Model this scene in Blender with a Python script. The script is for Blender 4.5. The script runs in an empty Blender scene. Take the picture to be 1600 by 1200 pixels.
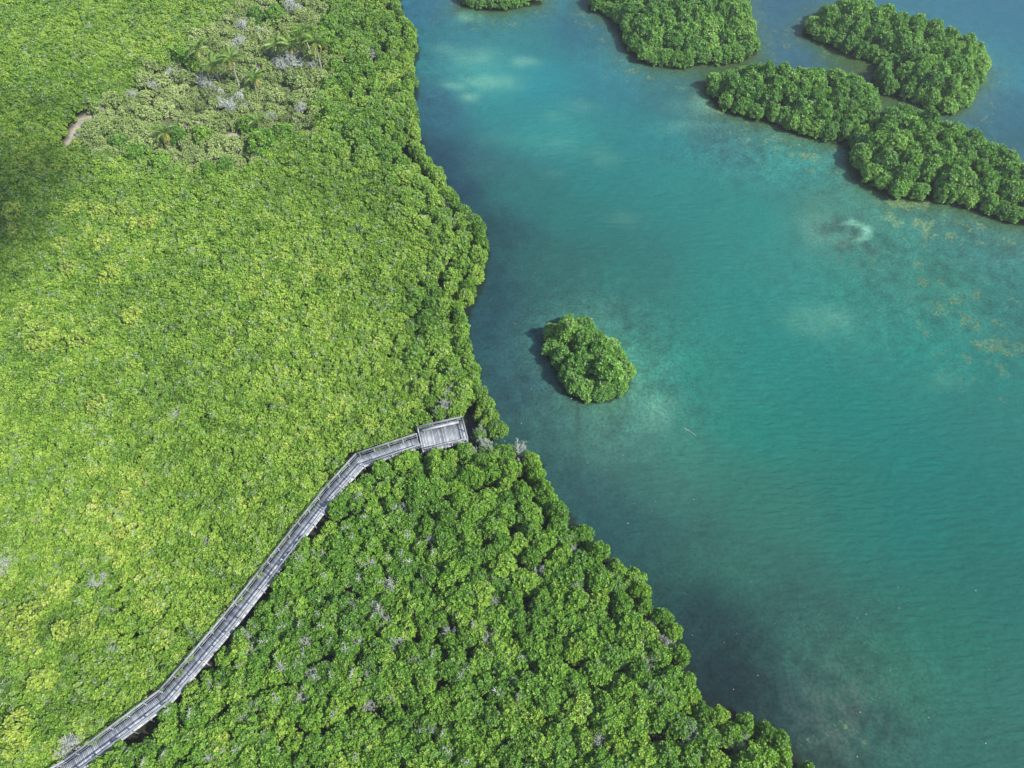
import bpy, math, random
import numpy as np
from mathutils import Vector, Matrix

R = math.radians
rng = np.random.default_rng(7)
random.seed(7)
scene = bpy.context.scene
col = scene.collection

# ------------------------------------------------------------------ camera
CAM_H = 88.0
PITCH = R(58)
HALF_W = 0.657                       # tan(half horizontal view)
cam_d = bpy.data.cameras.new("camera")
cam_d.sensor_width = 36.0
cam_d.lens = 18.0 / HALF_W
cam_d.clip_start = 0.5
cam_d.clip_end = 6000
cam = bpy.data.objects.new("camera", cam_d)
cam.location = (0, 0, CAM_H)
cam.rotation_euler = (math.pi / 2 - PITCH, 0, 0)
col.objects.link(cam)
scene.camera = cam

# ------------------------------------------------------------------ light
SUN_EL, SUN_AZ = 47.0, 114.0         # azimuth clockwise from +Y
sv = Vector((math.cos(R(SUN_EL)) * math.sin(R(SUN_AZ)), math.cos(R(SUN_EL)) * math.cos(R(SUN_AZ)), math.sin(R(SUN_EL))))
world = bpy.data.worlds.new("World")
scene.world = world
world.use_nodes = True
wn = world.node_tree.nodes
sky = wn.new("ShaderNodeTexSky")
sky.sky_type = 'NISHITA'
sky.sun_disc = False
sky.sun_elevation = R(SUN_EL)
sky.sun_rotation = R(SUN_AZ)
bg = wn["Background"]
bg.inputs["Strength"].default_value = 0.13
world.node_tree.links.new(sky.outputs[0], bg.inputs[0])
sun_d = bpy.data.lights.new("sun", 'SUN')
sun_d.energy = 4.6
sun_d.angle = R(0.5)
sun_d.color = (1.0, 0.955, 0.88)
sun = bpy.data.objects.new("sun", sun_d)
sun.rotation_euler = sv.to_track_quat('Z', 'Y').to_euler()
sun.location = (60, -20, 120)
col.objects.link(sun)
scene.view_settings.view_transform = 'Standard'
scene.view_settings.look = 'None'
scene.view_settings.gamma = 1
scene.view_settings.exposure = 0.85
scene.render.film_transparent = False
try:
    scene.cycles.max_bounces = 6
    scene.cycles.diffuse_bounces = 3
    scene.cycles.transparent_max_bounces = 8
    scene.cycles.use_denoising = True
except Exception:
    pass

# ------------------------------------------------------------------ helpers
FPX = 800.0 / HALF_W
sP, cP = math.sin(PITCH), math.cos(PITCH)

def at(px, py, z=0.0):
    """World point at height z that the photograph shows at pixel (px, py) of 1600x1200."""
    u, v = (px - 800.0) / FPX, (600.0 - py) / FPX
    d = np.array([u, cP + v * sP, -sP + v * cP])
    t = (CAM_H - z) / -d[2]
    return np.array([d[0] * t, d[1] * t, z])

def px_of(x, y, z):
    dz = z - CAM_H
    dep = y * cP - dz * sP
    return 800 + FPX * x / dep, 600 - FPX * (y * sP + dz * cP) / dep, dep

def tag(o, label=None, cat=None, group=None, kind=None):
    for k, v in (("label", label), ("category", cat), ("group", group), ("kind", kind)):
        if v is not None:
            o[k] = v
    return o

def empty(name, loc=(0, 0, 0), rz=0.0, s=1.0):
    o = bpy.data.objects.new(name, None)
    o.location = loc
    o.rotation_euler = (0, 0, rz)
    o.scale = (s, s, s) if not hasattr(s, "__len__") else s
    o.empty_display_size = 0.3
    col.objects.link(o)
    return o

def mesh_np(name, V, F, mats, tone=None, colr=None, smooth=False):
    """mesh from arrays; F is (M,4) or (M,3)."""
    me = bpy.data.meshes.new(name)
    V = np.asarray(V, np.float32)
    F = np.asarray(F, np.int32)
    n = F.shape[1]
    me.vertices.add(len(V))
    me.vertices.foreach_set("co", V.ravel())
    me.loops.add(F.size)
    me.loops.foreach_set("vertex_index", F.ravel())
    me.polygons.add(len(F))
    me.polygons.foreach_set("loop_start", np.arange(0, F.size, n, dtype=np.int32))
    if smooth:
        me.polygons.foreach_set("use_smooth", np.ones(len(F), bool))
    for m in mats if isinstance(mats, (list, tuple)) else [mats]:
        me.materials.append(m)
    if tone is not None:
        a = me.attributes.new("tone", 'FLOAT', 'FACE')
        a.data.foreach_set("value", np.asarray(tone, np.float32))
    if colr is not None:
        for k, arr in colr.items():
            arr = np.asarray(arr, np.float32)
            if arr.ndim == 2:
                a = me.attributes.new(k, 'FLOAT_COLOR', 'POINT')
                a.data.foreach_set("color", np.concatenate([arr, np.ones((len(arr), 1), np.float32)], 1).ravel())
            else:
                a = me.attributes.new(k, 'FLOAT', 'POINT')
                a.data.foreach_set("value", arr)
    me.update()
    me.validate()
    return me

def obj(name, me, parent=None, loc=(0, 0, 0)):
    o = bpy.data.objects.new(name, me)
    o.location = loc
    o.parent = parent
    col.objects.link(o)
    return o

def copy_tree(o, parent=None):
    c = o.copy()
    col.objects.link(c)
    c.parent = parent
    for ch in o.children:
        copy_tree(ch, c)
    return c

class MB:
    """collects boxes and tubes of one part into one mesh"""
    def __init__(s):
        s.V, s.F, s.T, s.n = [], [], [], 0
    def add(s, V, F, t=0.5):
        s.V.append(np.asarray(V, float)); s.F.append(np.asarray(F) + s.n)
        s.T.append(np.full(len(F), t)); s.n += len(V)
    def bar(s, a, b, w, h, t=0.5, up=(0, 0, 1)):
        """box along a-b, w across, h along up (centred)"""
        a, b = np.asarray(a, float), np.asarray(b, float)
        d = b - a; L = np.linalg.norm(d); d = d / L
        up = np.asarray(up, float)
        if abs(d @ up) > .95: up = np.array([0, 1.0, 0])
        sd = np.cross(d, up); sd /= np.linalg.norm(sd); up = np.cross(sd, d)
        P = []
        for q in (a, b):
            for i, j in ((-1, -1), (1, -1), (1, 1), (-1, 1)):
                P.append(q + sd * i * w / 2 + up * j * h / 2)
        s.add(P, [[3, 2, 1, 0], [4, 5, 6, 7], [0, 1, 5, 4], [1, 2, 6, 5], [2, 3, 7, 6], [3, 0, 4, 7]], t)
    def tube(s, pts, rad, k=5, t=0.5):
        pts = [np.asarray(p, float) for p in pts]
        V, F = [], []
        for i, p in enumerate(pts):
            d = pts[min(i + 1, len(pts) - 1)] - pts[max(i - 1, 0)]
            d = d / (np.linalg.norm(d) + 1e-9)
            r0 = np.array([1, 0, 0]) if abs(d[0]) < .8 else np.array([0, 1, 0])
            a = np.cross(d, r0); a /= np.linalg.norm(a); b = np.cross(d, a)
            for j in range(k):
                th = 2 * math.pi * j / k
                V.append(p + rad[i] * (a * math.cos(th) + b * math.sin(th)))
        for i in range(len(pts) - 1):
            for j in range(k):
                F.append([i * k + j, i * k + (j + 1) % k, (i + 1) * k + (j + 1) % k, (i + 1) * k + j])
        s.add(V, F, t)
    def mesh(s, name, mat, smooth=False):
        return mesh_np(name, np.concatenate(s.V), np.concatenate(s.F), mat, tone=np.concatenate(s.T), smooth=smooth)

# smooth value noise in metres
def vnoise(x, y, scale, seed, octaves=3):
    out = np.zeros_like(x, float); amp, tot = 1.0, 0.0
    for o in range(octaves):
        g = np.random.default_rng(seed * 31 + o).random((257, 257))
        u, v = x / scale + 1000.3, y / scale + 1000.7
        i, j = np.floor(u).astype(int), np.floor(v).astype(int)
        fu, fv = u - i, v - j
        fu, fv = fu * fu * (3 - 2 * fu), fv * fv * (3 - 2 * fv)
        i %= 256; j %= 256
        out += amp * ((g[i, j] * (1 - fu) + g[i + 1, j] * fu) * (1 - fv) + (g[i, j + 1] * (1 - fu) + g[i + 1, j + 1] * fu) * fv)
        tot += amp; amp *= .5; scale = scale / 2.03
    return out / tot

def seg_dist(x, y, P, closed=True):
    P = np.asarray(P)[:, :2]
    Q = np.roll(P, -1, 0) if closed else P[1:]
    A = P if closed else P[:-1]
    best = np.full(x.shape, 1e9)
    for (ax, ay), (bx, by) in zip(A, Q):
        dx, dy = bx - ax, by - ay
        t = np.clip(((x - ax) * dx + (y - ay) * dy) / (dx * dx + dy * dy + 1e-12), 0, 1)
        best = np.minimum(best, (x - ax - t * dx) ** 2 + (y - ay - t * dy) ** 2)
    return np.sqrt(best)

def inside(x, y, P):
    P = np.asarray(P)[:, :2]
    c = np.zeros(x.shape, bool)
    for (ax, ay), (bx, by) in zip(P, np.roll(P, -1, 0)):
        if ay == by: continue
        c ^= ((ay > y) != (by > y)) & (x < (bx - ax) * (y - ay) / (by - ay) + ax)
    return c

def sdist(x, y, P):
    d = seg_dist(x, y, P)
    return np.where(inside(x, y, P), d, -d)

def lin(c):
    c = np.asarray(c, float) / 255.0
    return np.where(c <= .04045, c / 12.92, ((c + .055) / 1.055) ** 2.4)

# ------------------------------------------------------------------ materials
def mat(name):
    m = bpy.data.materials.new(name)
    m.use_nodes = True
    nt = m.node_tree
    nt.nodes.clear()
    out = nt.nodes.new("ShaderNodeOutputMaterial")
    return m, nt, out

def N(nt, typ, **kw):
    n = nt.nodes.new(typ)
    for k, v in kw.items():
        setattr(n, k, v)
    return n

def ramp(nt, stops, src):
    r = N(nt, "ShaderNodeValToRGB")
    e = r.color_ramp.elements
    while len(e) < len(stops): e.new(0.5)
    for i, (p, c) in enumerate(stops):
        e[i].position = p
        e[i].color = (*c, 1)
    nt.links.new(src, r.inputs[0])
    return r.outputs[0]

def math_(nt, op, a, b=None):
    n = N(nt, "ShaderNodeMath", operation=op)
    for i, v in enumerate((a, b)):
        if v is None: continue
        if isinstance(v, (int, float)): n.inputs[i].default_value = v
        else: nt.links.new(v, n.inputs[i])
    return n.outputs[0]

def mixc(nt, f, a, b, mode='MIX'):
    n = N(nt, "ShaderNodeMix", data_type='RGBA', blend_type=mode)
    for s, v in ((n.inputs[0], f), (n.inputs[6], a), (n.inputs[7], b)):
        if isinstance(v, (int, float)): s.default_value = v
        elif isinstance(v, tuple): s.default_value = (*v, 1)
        else: nt.links.new(v, s)
    return n.outputs[2]

def leaf_material(name, stops, noise_scale=0.05, noise_amt=0.5, rnd=0.35, tone_amt=0.85, rough=0.55, spec=0.35, trans=0.3, gain=1.0, grey=.62):
    stops = [(p, (c[0] * gain * .97, c[1] * gain * 1.09, c[2] * gain)) for p, c in stops]
    m, nt, out = mat(name)
    a = N(nt, "ShaderNodeAttribute", attribute_name="tone")
    oi = N(nt, "ShaderNodeObjectInfo")
    geo = N(nt, "ShaderNodeNewGeometry")
    nz = N(nt, "ShaderNodeTexNoise")
    nz.inputs["Scale"].default_value = noise_scale
    nz.inputs["Detail"].default_value = 3
    nt.links.new(geo.outputs["Position"], nz.inputs["Vector"])
    t = math_(nt, 'MULTIPLY', a.outputs["Fac"], tone_amt)
    r = math_(nt, 'MULTIPLY', math_(nt, 'SUBTRACT', oi.outputs["Random"], .5), rnd)
    w = math_(nt, 'MULTIPLY', math_(nt, 'SUBTRACT', nz.outputs["Fac"], .5), noise_amt * 2)
    f = math_(nt, 'ADD', math_(nt, 'ADD', t, r), math_(nt, 'ADD', w, .5 - tone_amt / 2))
    c = ramp(nt, stops, f)
    n2 = N(nt, "ShaderNodeTexNoise")                # greyer leaf patches: sky sheen painted into the colour
    n2.inputs["Scale"].default_value = .9
    n2.inputs["Detail"].default_value = 2
    nt.links.new(geo.outputs["Position"], n2.inputs["Vector"])
    gk = ramp(nt, [(.56, (0, 0, 0)), (.72, (1, 1, 1))], n2.outputs["Fac"])
    c = mixc(nt, math_(nt, 'MULTIPLY', gk, grey), c, mixc(nt, .5, c, (.20, .26, .17)))
    bs = N(nt, "ShaderNodeBsdfPrincipled")
    nt.links.new(c, bs.inputs["Base Color"])
    bs.inputs["Roughness"].default_value = rough
    bs.inputs["Specular IOR Level"].default_value = spec
    tr = N(nt, "ShaderNodeBsdfTranslucent")
    tc = mixc(nt, 1.0, c, (1.22, 1.25, .45), 'MULTIPLY')
    nt.links.new(tc, tr.inputs["Color"])
    mx = N(nt, "ShaderNodeMixShader")
    mx.inputs[0].default_value = trans
    nt.links.new(bs.outputs[0], mx.inputs[1])
    nt.links.new(tr.outputs[0], mx.inputs[2])
    nt.links.new(mx.outputs[0], out.inputs[0])
    return m

def rough_material(name, stops, scale=3.0, rough=.85, attr=True, noise_amt=.6):
    m, nt, out = mat(name)
    geo = N(nt, "ShaderNodeNewGeometry")
    nz = N(nt, "ShaderNodeTexNoise")
    nz.inputs["Scale"].default_value = scale
    nz.inputs["Detail"].default_value = 4
    nt.links.new(geo.outputs["Position"], nz.inputs["Vector"])
    f = math_(nt, 'MULTIPLY', math_(nt, 'SUBTRACT', nz.outputs["Fac"], .5), noise_amt * 2)
    if attr:
        a = N(nt, "ShaderNodeAttribute", attribute_name="tone")
        f = math_(nt, 'ADD', f, a.outputs["Fac"])
    else:
        f = math_(nt, 'ADD', f, .5)
    c = ramp(nt, stops, f)
    bs = N(nt, "ShaderNodeBsdfPrincipled")
    nt.links.new(c, bs.inputs["Base Color"])
    bs.inputs["Roughness"].default_value = rough
    bs.inputs["Specular IOR Level"].default_value = .25
    nt.links.new(bs.outputs[0], out.inputs[0])
    return m

M_LOW = leaf_material("low_mangrove_leaf", [(0, (.060, .120, .014)), (.35, (.125, .222, .022)), (.65, (.20, .305, .034)), (.92, (.285, .355, .055)), (1, (.42, .40, .10))], .05, .5, .45, tone_amt=.8, gain=1.1, grey=.42)
M_SHORE = leaf_material("shore_mangrove_leaf", [(0, (.045, .105, .014)), (.35, (.095, .185, .022)), (.65, (.165, .265, .034)), (.92, (.25, .32, .055)), (1, (.40, .38, .10))], .07, .45, .4, tone_amt=.75, gain=1.2)
M_TALL = leaf_material("mangrove_leaf", [(0, (.036, .095, .011)), (.4, (.085, .182, .018)), (.7, (.150, .258, .026)), (.93, (.23, .31, .04)), (1, (.33, .35, .07))], .06, .35, .42, tone_amt=.8, gain=1.2)
M_ISLE = leaf_material("island_mangrove_leaf", [(0, (.036, .100, .022)), (.4, (.085, .188, .034)), (.7, (.145, .262, .050)), (.94, (.22, .32, .07)), (1, (.31, .34, .10))], .08, .3, .35, tone_amt=.78, gain=1.28, grey=.85)
M_PALE = leaf_material("pale_leaf", [(0, (.14, .22, .03)), (.5, (.29, .36, .05)), (1, (.44, .45, .09))], .1, .2, .3)
M_OLIVE = leaf_material("olive_leaf", [(0, (.12, .165, .046)), (.5, (.25, .31, .092)), (1, (.39, .42, .18))], .09, .5, .55, trans=.25)
M_PALM = leaf_material("palm_leaf", [(0, (.07, .15, .025)), (.5, (.15, .24, .045)), (1, (.30, .34, .09))], .1, .2, .4, rough=.4)
M_PALMD = leaf_material("dry_palm_leaf", [(0, (.34, .26, .06)), (.5, (.50, .38, .10)), (1, (.58, .46, .2))], .1, .2, .3, rough=.6, spec=.2)
M_BARK = rough_material("grey_bark", [(0, (.14, .12, .10)), (.5, (.27, .25, .235)), (1, (.42, .40, .385))], 2.0)
M_DEAD = rough_material("bleached_twig", [(0, (.22, .25, .21)), (.5, (.37, .41, .36)), (1, (.53, .57, .51))], 2.0)
M_WOOD = rough_material("weathered_wood", [(0, (.08, .088, .096)), (.35, (.175, .19, .208)), (.7, (.265, .285, .308)), (1, (.41, .43, .455))], 1.4, .8, True, .55)

# ------------------------------------------------------------------ outlines surveyed from the photograph
SHORE = [(620, -60), (628, 0), (630, 15), (637, 30), (650, 40), (653, 60), (652, 75), (648, 85), (645, 100), (652, 115), (654, 135), (645, 145),
 (655, 165), (652, 180), (658, 205), (663, 230), (680, 250), (690, 264), (698, 268), (699, 285), (703, 292), (718, 303), (727, 317), (737, 321),
 (750, 335), (757, 345), (760, 360), (768, 373), (768, 381), (762, 390), (760, 400), (756, 430), (746, 455), (738, 470), (728, 488), (737, 505),
 (735, 530), (742, 555), (750, 570), (752, 590), (765, 610), (773, 625), (780, 635), (776, 650), (785, 665), (778, 673), (766, 678), (764, 685),
 (780, 684), (795, 687), (812, 687), (815, 695), (830, 700), (840, 706), (852, 712), (848, 726), (860, 752), (868, 768), (880, 785), (902, 797),
 (908, 815), (925, 830), (945, 850), (970, 870), (985, 885), (1005, 888), (1008, 905), (1020, 922), (1025, 945), (1050, 950), (1062, 965),
 (1068, 985), (1080, 1010), (1085, 1030), (1095, 1055), (1090, 1075), (1100, 1090), (1110, 1098), (1130, 1092), (1155, 1100), (1170, 1115),
 (1190, 1122), (1205, 1130), (1225, 1145), (1255, 1165), (1265, 1190), (1285, 1205), (1340, 1260), (1420, 1320)]
ISLES = {
 "small": [(862, 492), (890, 483), (920, 490), (940, 512), (960, 525), (985, 552), (990, 575), (985, 600), (965, 620), (940, 627), (905, 622), (885, 610), (876, 590), (868, 570), (856, 552), (850, 520)],
 "north": [(718, 0), (735, 8), (765, 12), (790, 14), (805, 8), (845, 0), (850, -30), (830, -55), (780, -65), (725, -45)],
 "broad": [(920, 0), (935, 15), (958, 25), (972, 45), (985, 75), (1010, 95), (1050, 103), (1068, 104), (1095, 97), (1130, 97), (1165, 90), (1185, 75), (1187, 55), (1180, 30), (1172, 5), (1168, -20), (1130, -50), (1060, -65), (980, -55), (925, -25)],
 "long": [(1107, 125), (1115, 108), (1150, 97), (1190, 93), (1220, 97), (1260, 100), (1310, 100), (1340, 110), (1365, 125), (1380, 145), (1378, 165), (1355, 185), (1335, 203), (1320, 220), (1300, 220), (1270, 210), (1240, 205), (1215, 190), (1180, 183), (1150, 175), (1120, 160)],
 "hooked": [(1258, 42), (1268, 20), (1290, 0), (1320, -12), (1370, -4), (1400, 12), (1420, 20), (1450, 22), (1490, 40), (1520, 52), (1545, 75), (1548, 95), (1540, 115), (1525, 140), (1512, 160), (1490, 176), (1470, 172), (1450, 166), (1425, 155), (1400, 147), (1376, 142), (1373, 125), (1368, 108), (1383, 96), (1350, 90), (1320, 77), (1290, 64), (1270, 54)],
 "near": [(1333, 215), (1340, 195), (1370, 175), (1390, 160), (1430, 158), (1470, 170), (1485, 185), (1510, 188), (1540, 205), (1580, 228), (1600, 240), (1660, 275), (1690, 330), (1650, 352), (1580, 345), (1540, 330), (1500, 318), (1470, 312), (1430, 310), (1400, 305), (1375, 290), (1350, 275), (1338, 250)],
}
def outline(pts, closed=True):
    """crown outline -> ground plan: the upper rim shows crown tops, the lower rim the waterline"""
    P = np.array(pts, float); n = len(P); out = []
    area = sum(P[i][0] * P[(i + 1) % n][1] - P[(i + 1) % n][0] * P[i][1] for i in range(n))
    for i in range(n):
        a, b = P[(i - 1) % n], P[(i + 1) % n]
        t = (b - a) / (np.linalg.norm(b - a) + 1e-9)
        nrm = np.array([t[1], -t[0]]) * (1 if area > 0 else -1)
        z = 1.7 - 1.3 * nrm[1]
        out.append(at(P[i][0], P[i][1], max(.3, z))[:2])
    return np.array(out)
shore = np.array([at(px, py, 2.0)[:2] for px, py in SHORE])
main_land = np.concatenate([shore, [[75, -40], [140, -1600], [-1600, -1600], [-1600, 1600], [-60, 1600], [shore[0][0] - 10, 230]]])
isles = {k: outline(v) for k, v in ISLES.items()}
WALK_Z = 1.45
WALK = [(40, 1244), (112, 1202), (262, 1090), (300, 1046), (360, 975), (415, 905), (470, 834), (517, 774), (564, 722), (655, 692)]
walk = np.array([at(px, py, WALK_Z)[:2] for px, py in WALK])
DECK = [(653, 672), (722, 657), (733, 691), (660, 708)]
deck_c = np.array([at(px, py, WALK_Z)[:2] for px, py in DECK])
HUMMOCK = [(120, 180), (200, 130), (270, 100), (310, 60), (350, 20), (420, -10), (520, -10), (520, 90), (500, 150), (495, 205), (400, 240), (380, 270), (300, 275), (250, 262), (180, 245), (120, 235)]
hummock = np.array([at(px, py, 1.5)[:2] for px, py in HUMMOCK])
SAND = [(114, 224, 1.5, 2.2), (121, 206, 1.4, 2.2), (130, 190, 1.5, 1.5), (146, 180, 1.6, .8), (310, 238, 1.7, .9), (328, 224, 1.2, .9), (365, 215, 1.1, .8), (262, 240, 1.0, .7)]
sandp = [(*at(px, py, .4)[:2], rx, ry) for px, py, rx, ry in SAND]

# ------------------------------------------------------------------ ground and water sheets
def axis(a, b, step, far):
    core = np.arange(a, b + .001, step)
    return np.concatenate([[-far, -far * .4, a - 60, a - 15], core, [b + 15, b + 60, far * .4, far]])

def grid(xs, ys):
    X, Y = np.meshgrid(xs, ys)
    nx, ny = len(xs), len(ys)
    i = np.arange(nx * ny).reshape(ny, nx)
    F = np.stack([i[:-1, :-1].ravel(), i[:-1, 1:].ravel(), i[1:, 1:].ravel(), i[1:, :-1].ravel()], 1)
    return X.ravel(), Y.ravel(), F

# colours of the lagoon bed and water (what the bottom and the suspended silt look like, place by place)
CP = [ # px, py, sRGB, reach
 (690, 60, (68, 140, 160)), (660, 20, (66, 132, 165)), (760, 30, (62, 132, 145)), (820, 60, (66, 138, 152)), (900, 40, (62, 122, 148)),
 (740, 120, (78, 152, 158)), (690, 160, (68, 118, 145)), (780, 150, (62, 148, 158)), (860, 130, (58, 148, 164)), (860, 200, (66, 160, 164)),
 (960, 120, (64, 138, 158)), (1040, 140, (68, 128, 142)), (1120, 200, (70, 120, 130)), (1000, 200, (58, 142, 152)), (940, 260, (56, 142, 146)),
 (700, 240, (54, 90, 118)), (760, 250, (70, 122, 134)), (730, 300, (54, 86, 112)), (820, 300, (62, 128, 132)), (900, 330, (56, 132, 132)),
 (790, 370, (56, 94, 108)), (850, 400, (62, 116, 118)), (780, 450, (54, 92, 106)), (850, 450, (62, 112, 114)), (960, 430, (58, 128, 126)),
 (755, 520, (52, 90, 108)), (810, 540, (66, 110, 118)), (800, 620, (62, 98, 112)), (840, 660, (72, 112, 114)), (930, 480, (74, 122, 120)),
 (1020, 560, (72, 134, 128)), (1000, 650, (88, 136, 130)), (920, 690, (88, 130, 124)), (1050, 300, (58, 144, 146)), (1150, 330, (56, 144, 142)),
 (1150, 450, (54, 144, 140)), (1100, 560, (56, 144, 136)), (1200, 560, (44, 144, 140)), (1280, 480, (62, 152, 146)), (1200, 680, (42, 140, 132)),
 (1320, 640, (38, 138, 132)), (1420, 560, (46, 138, 132)), (1450, 700, (34, 134, 130)), (1560, 640, (46, 130, 126)), (1560, 780, (36, 128, 124)),
 (1450, 830, (34, 130, 126)), (1320, 800, (44, 130, 122)), (1200, 790, (62, 130, 120)), (1100, 720, (74, 138, 128)), (1040, 780, (76, 126, 120)),
 (900, 750, (66, 104, 112)), (960, 830, (58, 100, 108)), (1060, 880, (66, 116, 110)), (1020, 860, (60, 102, 106)), (1150, 900, (66, 122, 112)),
 (1080, 960, (46, 74, 82)), (1130, 1000, (44, 70, 76)), (1110, 1070, (34, 52, 62)), (1190, 1070, (48, 72, 74)), (1200, 970, (58, 100, 100)),
 (1260, 1000, (64, 112, 104)), (1260, 1100, (48, 72, 80)), (1330, 1120, (66, 88, 88)), (1320, 1060, (68, 100, 96)), (1300, 1190, (56, 80, 76)),
 (1400, 1170, (60, 104, 100)), (1420, 1050, (60, 122, 108)), (1500, 980, (44, 124, 112)), (1570, 900, (40, 122, 116)), (1570, 1080, (54, 124, 116)), (1550, 1180, (54, 116, 110)),
 (1250, 250, (66, 136, 138)), (1300, 330, (80, 132, 126)), (1240, 390, (64, 140, 138)), (1380, 400, (70, 128, 122)), (1480, 440, (66, 126, 118)), (1500, 370, (66, 118, 118)), (1590, 470, (58, 118, 116)), (1560, 400, (70, 124, 126)),
 (1340, 450, (60, 138, 132)), (1200, 130, (70, 110, 112)), (1215, 60, (70, 116, 146)), (1200, 15, (70, 116, 148)), (1250, 80, (70, 118, 148)), (1330, 95, (78, 112, 98)), (1355, 118, (66, 92, 66)), (1150, 108, (66, 90, 70)),
 (1560, 20, (66, 132, 160)), (1590, 100, (66, 136, 160)), (1500, 20, (70, 132, 160)), (1570, 170, (64, 118, 146)), (1530, 180, (60, 112, 138)), (1590, 215, (62, 112, 132)), (1420, 5, (74, 132, 158)),
 (1080, 60, (64, 110, 130))]
cp_xy = np.array([at(p[0], p[1], 0)[:2] for p in CP])
def body(p):
    k = .016 + .055 * max(0, (620 - p[1]) / 620) ** 2          # share of the surveyed colour that is mirrored sky
    return np.maximum(lin(p[2]) - k * np.array([.14, .38, .72]), .006)
cp_c = np.array([body(p) for p in CP])

def lagoon_colour(x, y):
    wx = x + (vnoise(x, y, 14, 3, 2) - .5) * 6
    wy = y + (vnoise(x, y, 14, 4, 2) - .5) * 6
    acc = np.zeros((len(x), 3)); tot = np.zeros(len(x))
    for (a, b), c in zip(cp_xy, cp_c):
        d2 = (wx - a) ** 2 + (wy - b) ** 2
        w = 1 / (d2 + 16.0) ** 2
        acc += w[:, None] * c; tot += w
    return acc / tot[:, None] * np.array([1.02, 1.05, .99])

def blob(x, y, px, py, rx, ry, rot=0, sharp=1.0):
    cx, cy = at(px, py, 0)[:2]
    c, s = math.cos(rot), math.sin(rot)
    dx, dy = x - cx, y - cy
    u, v = (dx * c + dy * s) / rx, (-dx * s + dy * c) / ry
    return np.exp(-(u * u + v * v) ** sharp)

def water_fields(x, y):
    dm = -sdist(x, y, main_land)
    di = np.full(x.shape, 1e3)
    for p in isles.values():
        di = np.minimum(di, -sdist(x, y, p))
    return dm, di

xs = axis(-125, 135, .5, 3000); ys = axis(-12, 185, .5, 3000)
X, Y, F = grid(xs, ys)
near = (np.abs(X) < 200) & (Y > -80) & (Y < 250)
dm, di = water_fields(X, Y)
d = np.minimum(dm, di)                               # >0 in the water
Z = np.where(d > -2.4, -.22 - 1.5 * (1 - np.exp(-np.maximum(d, 0) / 7)), .1 + .2 * (1 - np.exp(np.minimum(d + 2.4, 0) / 5)))
Z = np.where((d < -2.4) & (d > -4.4), -.22 + .35 * (-d - 2.4) / 2, Z)
Z += (vnoise(X, Y, 3, 9) - .5) * .18
hum = sdist(X, Y, hummock)
Z += np.where(hum > 0, .5 * (1 - np.exp(-np.maximum(hum, 0) / 4)), 0)
def peat(dm):                                        # dark peat and seagrass under the main bank
    return 1 - .34 * np.exp(-(np.maximum(dm, 0) / 6.5) ** 1.4)
C = lagoon_colour(X, Y) * peat(dm)[:, None]
n1 = vnoise(X, Y, 2.2, 21, 4); n2 = vnoise(X, Y, 5.0, 22, 4); n3 = vnoise(X, Y, 1.1, 23, 3)
# pale sand patches on the bed
pale = np.zeros_like(X)
for px, py, rx, ry, k in [(820, 86, 2.6, 1.5, .9), (735, 142, 1.7, 1.2, 1.0), (712, 126, 2.6, 1.2, .6), (770, 118, 5, 2.2, .65), (740, 78, 4.5, 3, .5), (700, 72, 3, 2, .4), (732, 22, 2.4, 1.2, .6),
    (868, 215, 4.2, 2.6, .5), (905, 155, 3.4, 2.0, .45), (940, 232, 3.4, 2.6, .5), (870, 170, 2.4, 1.6, .4), (980, 330, 3, 1.6, .4), (870, 260, 1.8, 1.0, .4), (1288, 490, 4.6, 2.7, .95), (1030, 640, 1.6, 2.4, .6), (1050, 622, 1.6, 1.2, .4),
    (1280, 350, 4, 4, .35), (1095, 160, 6, 2.5, .4), (1060, 190, 5, 2, .35), (780, 205, 5, 2, .2), (1485, 585, 3, 2, .25), (1250, 195, 5, 3, .3)]:
    pale = np.maximum(pale, k * blob(X, Y, px, py, rx, ry, 0, 1.2) * np.clip(.55 + 1.6 * (n1 - .35), 0, 1.4))
ring_c = at(1335, 352, 0)[:2]
rr = np.hypot((X - ring_c[0]) / 1.0, (Y - ring_c[1]) / .8); ang = np.arctan2(Y - ring_c[1], X - ring_c[0])
ring = np.exp(-((rr - 2.4 - (n1 - .5) * 1.6) / .6) ** 2) * np.clip(.2 + 1.7 * n3, 0, 1.2) * np.clip(.45 + .65 * np.cos(ang - .35), 0, 1)
pale = np.maximum(pale, ring * 1.15)
rockfield = np.maximum(blob(X, Y, 1322, 362, 6.5, 5, 0, 1.5), blob(X, Y, 1330, 1110, 6, 4.5, .3, 1.2) * 1.0)
# yellow-brown weed along the islands and in mottled fields
weed = np.zeros_like(X)
mot = np.clip((n1 - .52) * 5, 0, 1)
dsm = -sdist(X, Y, isles['small'])
weed = np.maximum(weed, np.where(dsm < 15, .35, .8) * np.exp(-np.maximum(di, 0) / 7.0) * np.clip((n2 - .3) * 4, 0, 1) * (1 - .75 * np.exp(-(np.maximum(di, 0) / 2.2) ** 2)))
weed = np.maximum(weed, blob(X, Y, 1125, 168, 3.2, 1.0, -.5) * 1.2)
weed = np.maximum(weed, blob(X, Y, 1410, 315, 6.0, 1.4, -.2) * .9)
weed = np.maximum(weed, blob(X, Y, 1460, 345, 9, 4, -.2) * np.clip(.35 + mot, 0, 1))
weed = np.maximum(weed, blob(X, Y, 1440, 400, 10, 8, -.2) * np.clip(.35 + mot, 0, 1) * .8)
weed = np.maximum(weed, blob(X, Y, 1540, 520, 12, 14, 0) * np.clip(.35 + mot, 0, 1) * .85)
weed = np.maximum(weed, blob(X, Y, 1240, 240, 14, 5, -.5) * np.clip(.35 + mot, 0, 1) * .7)
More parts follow.
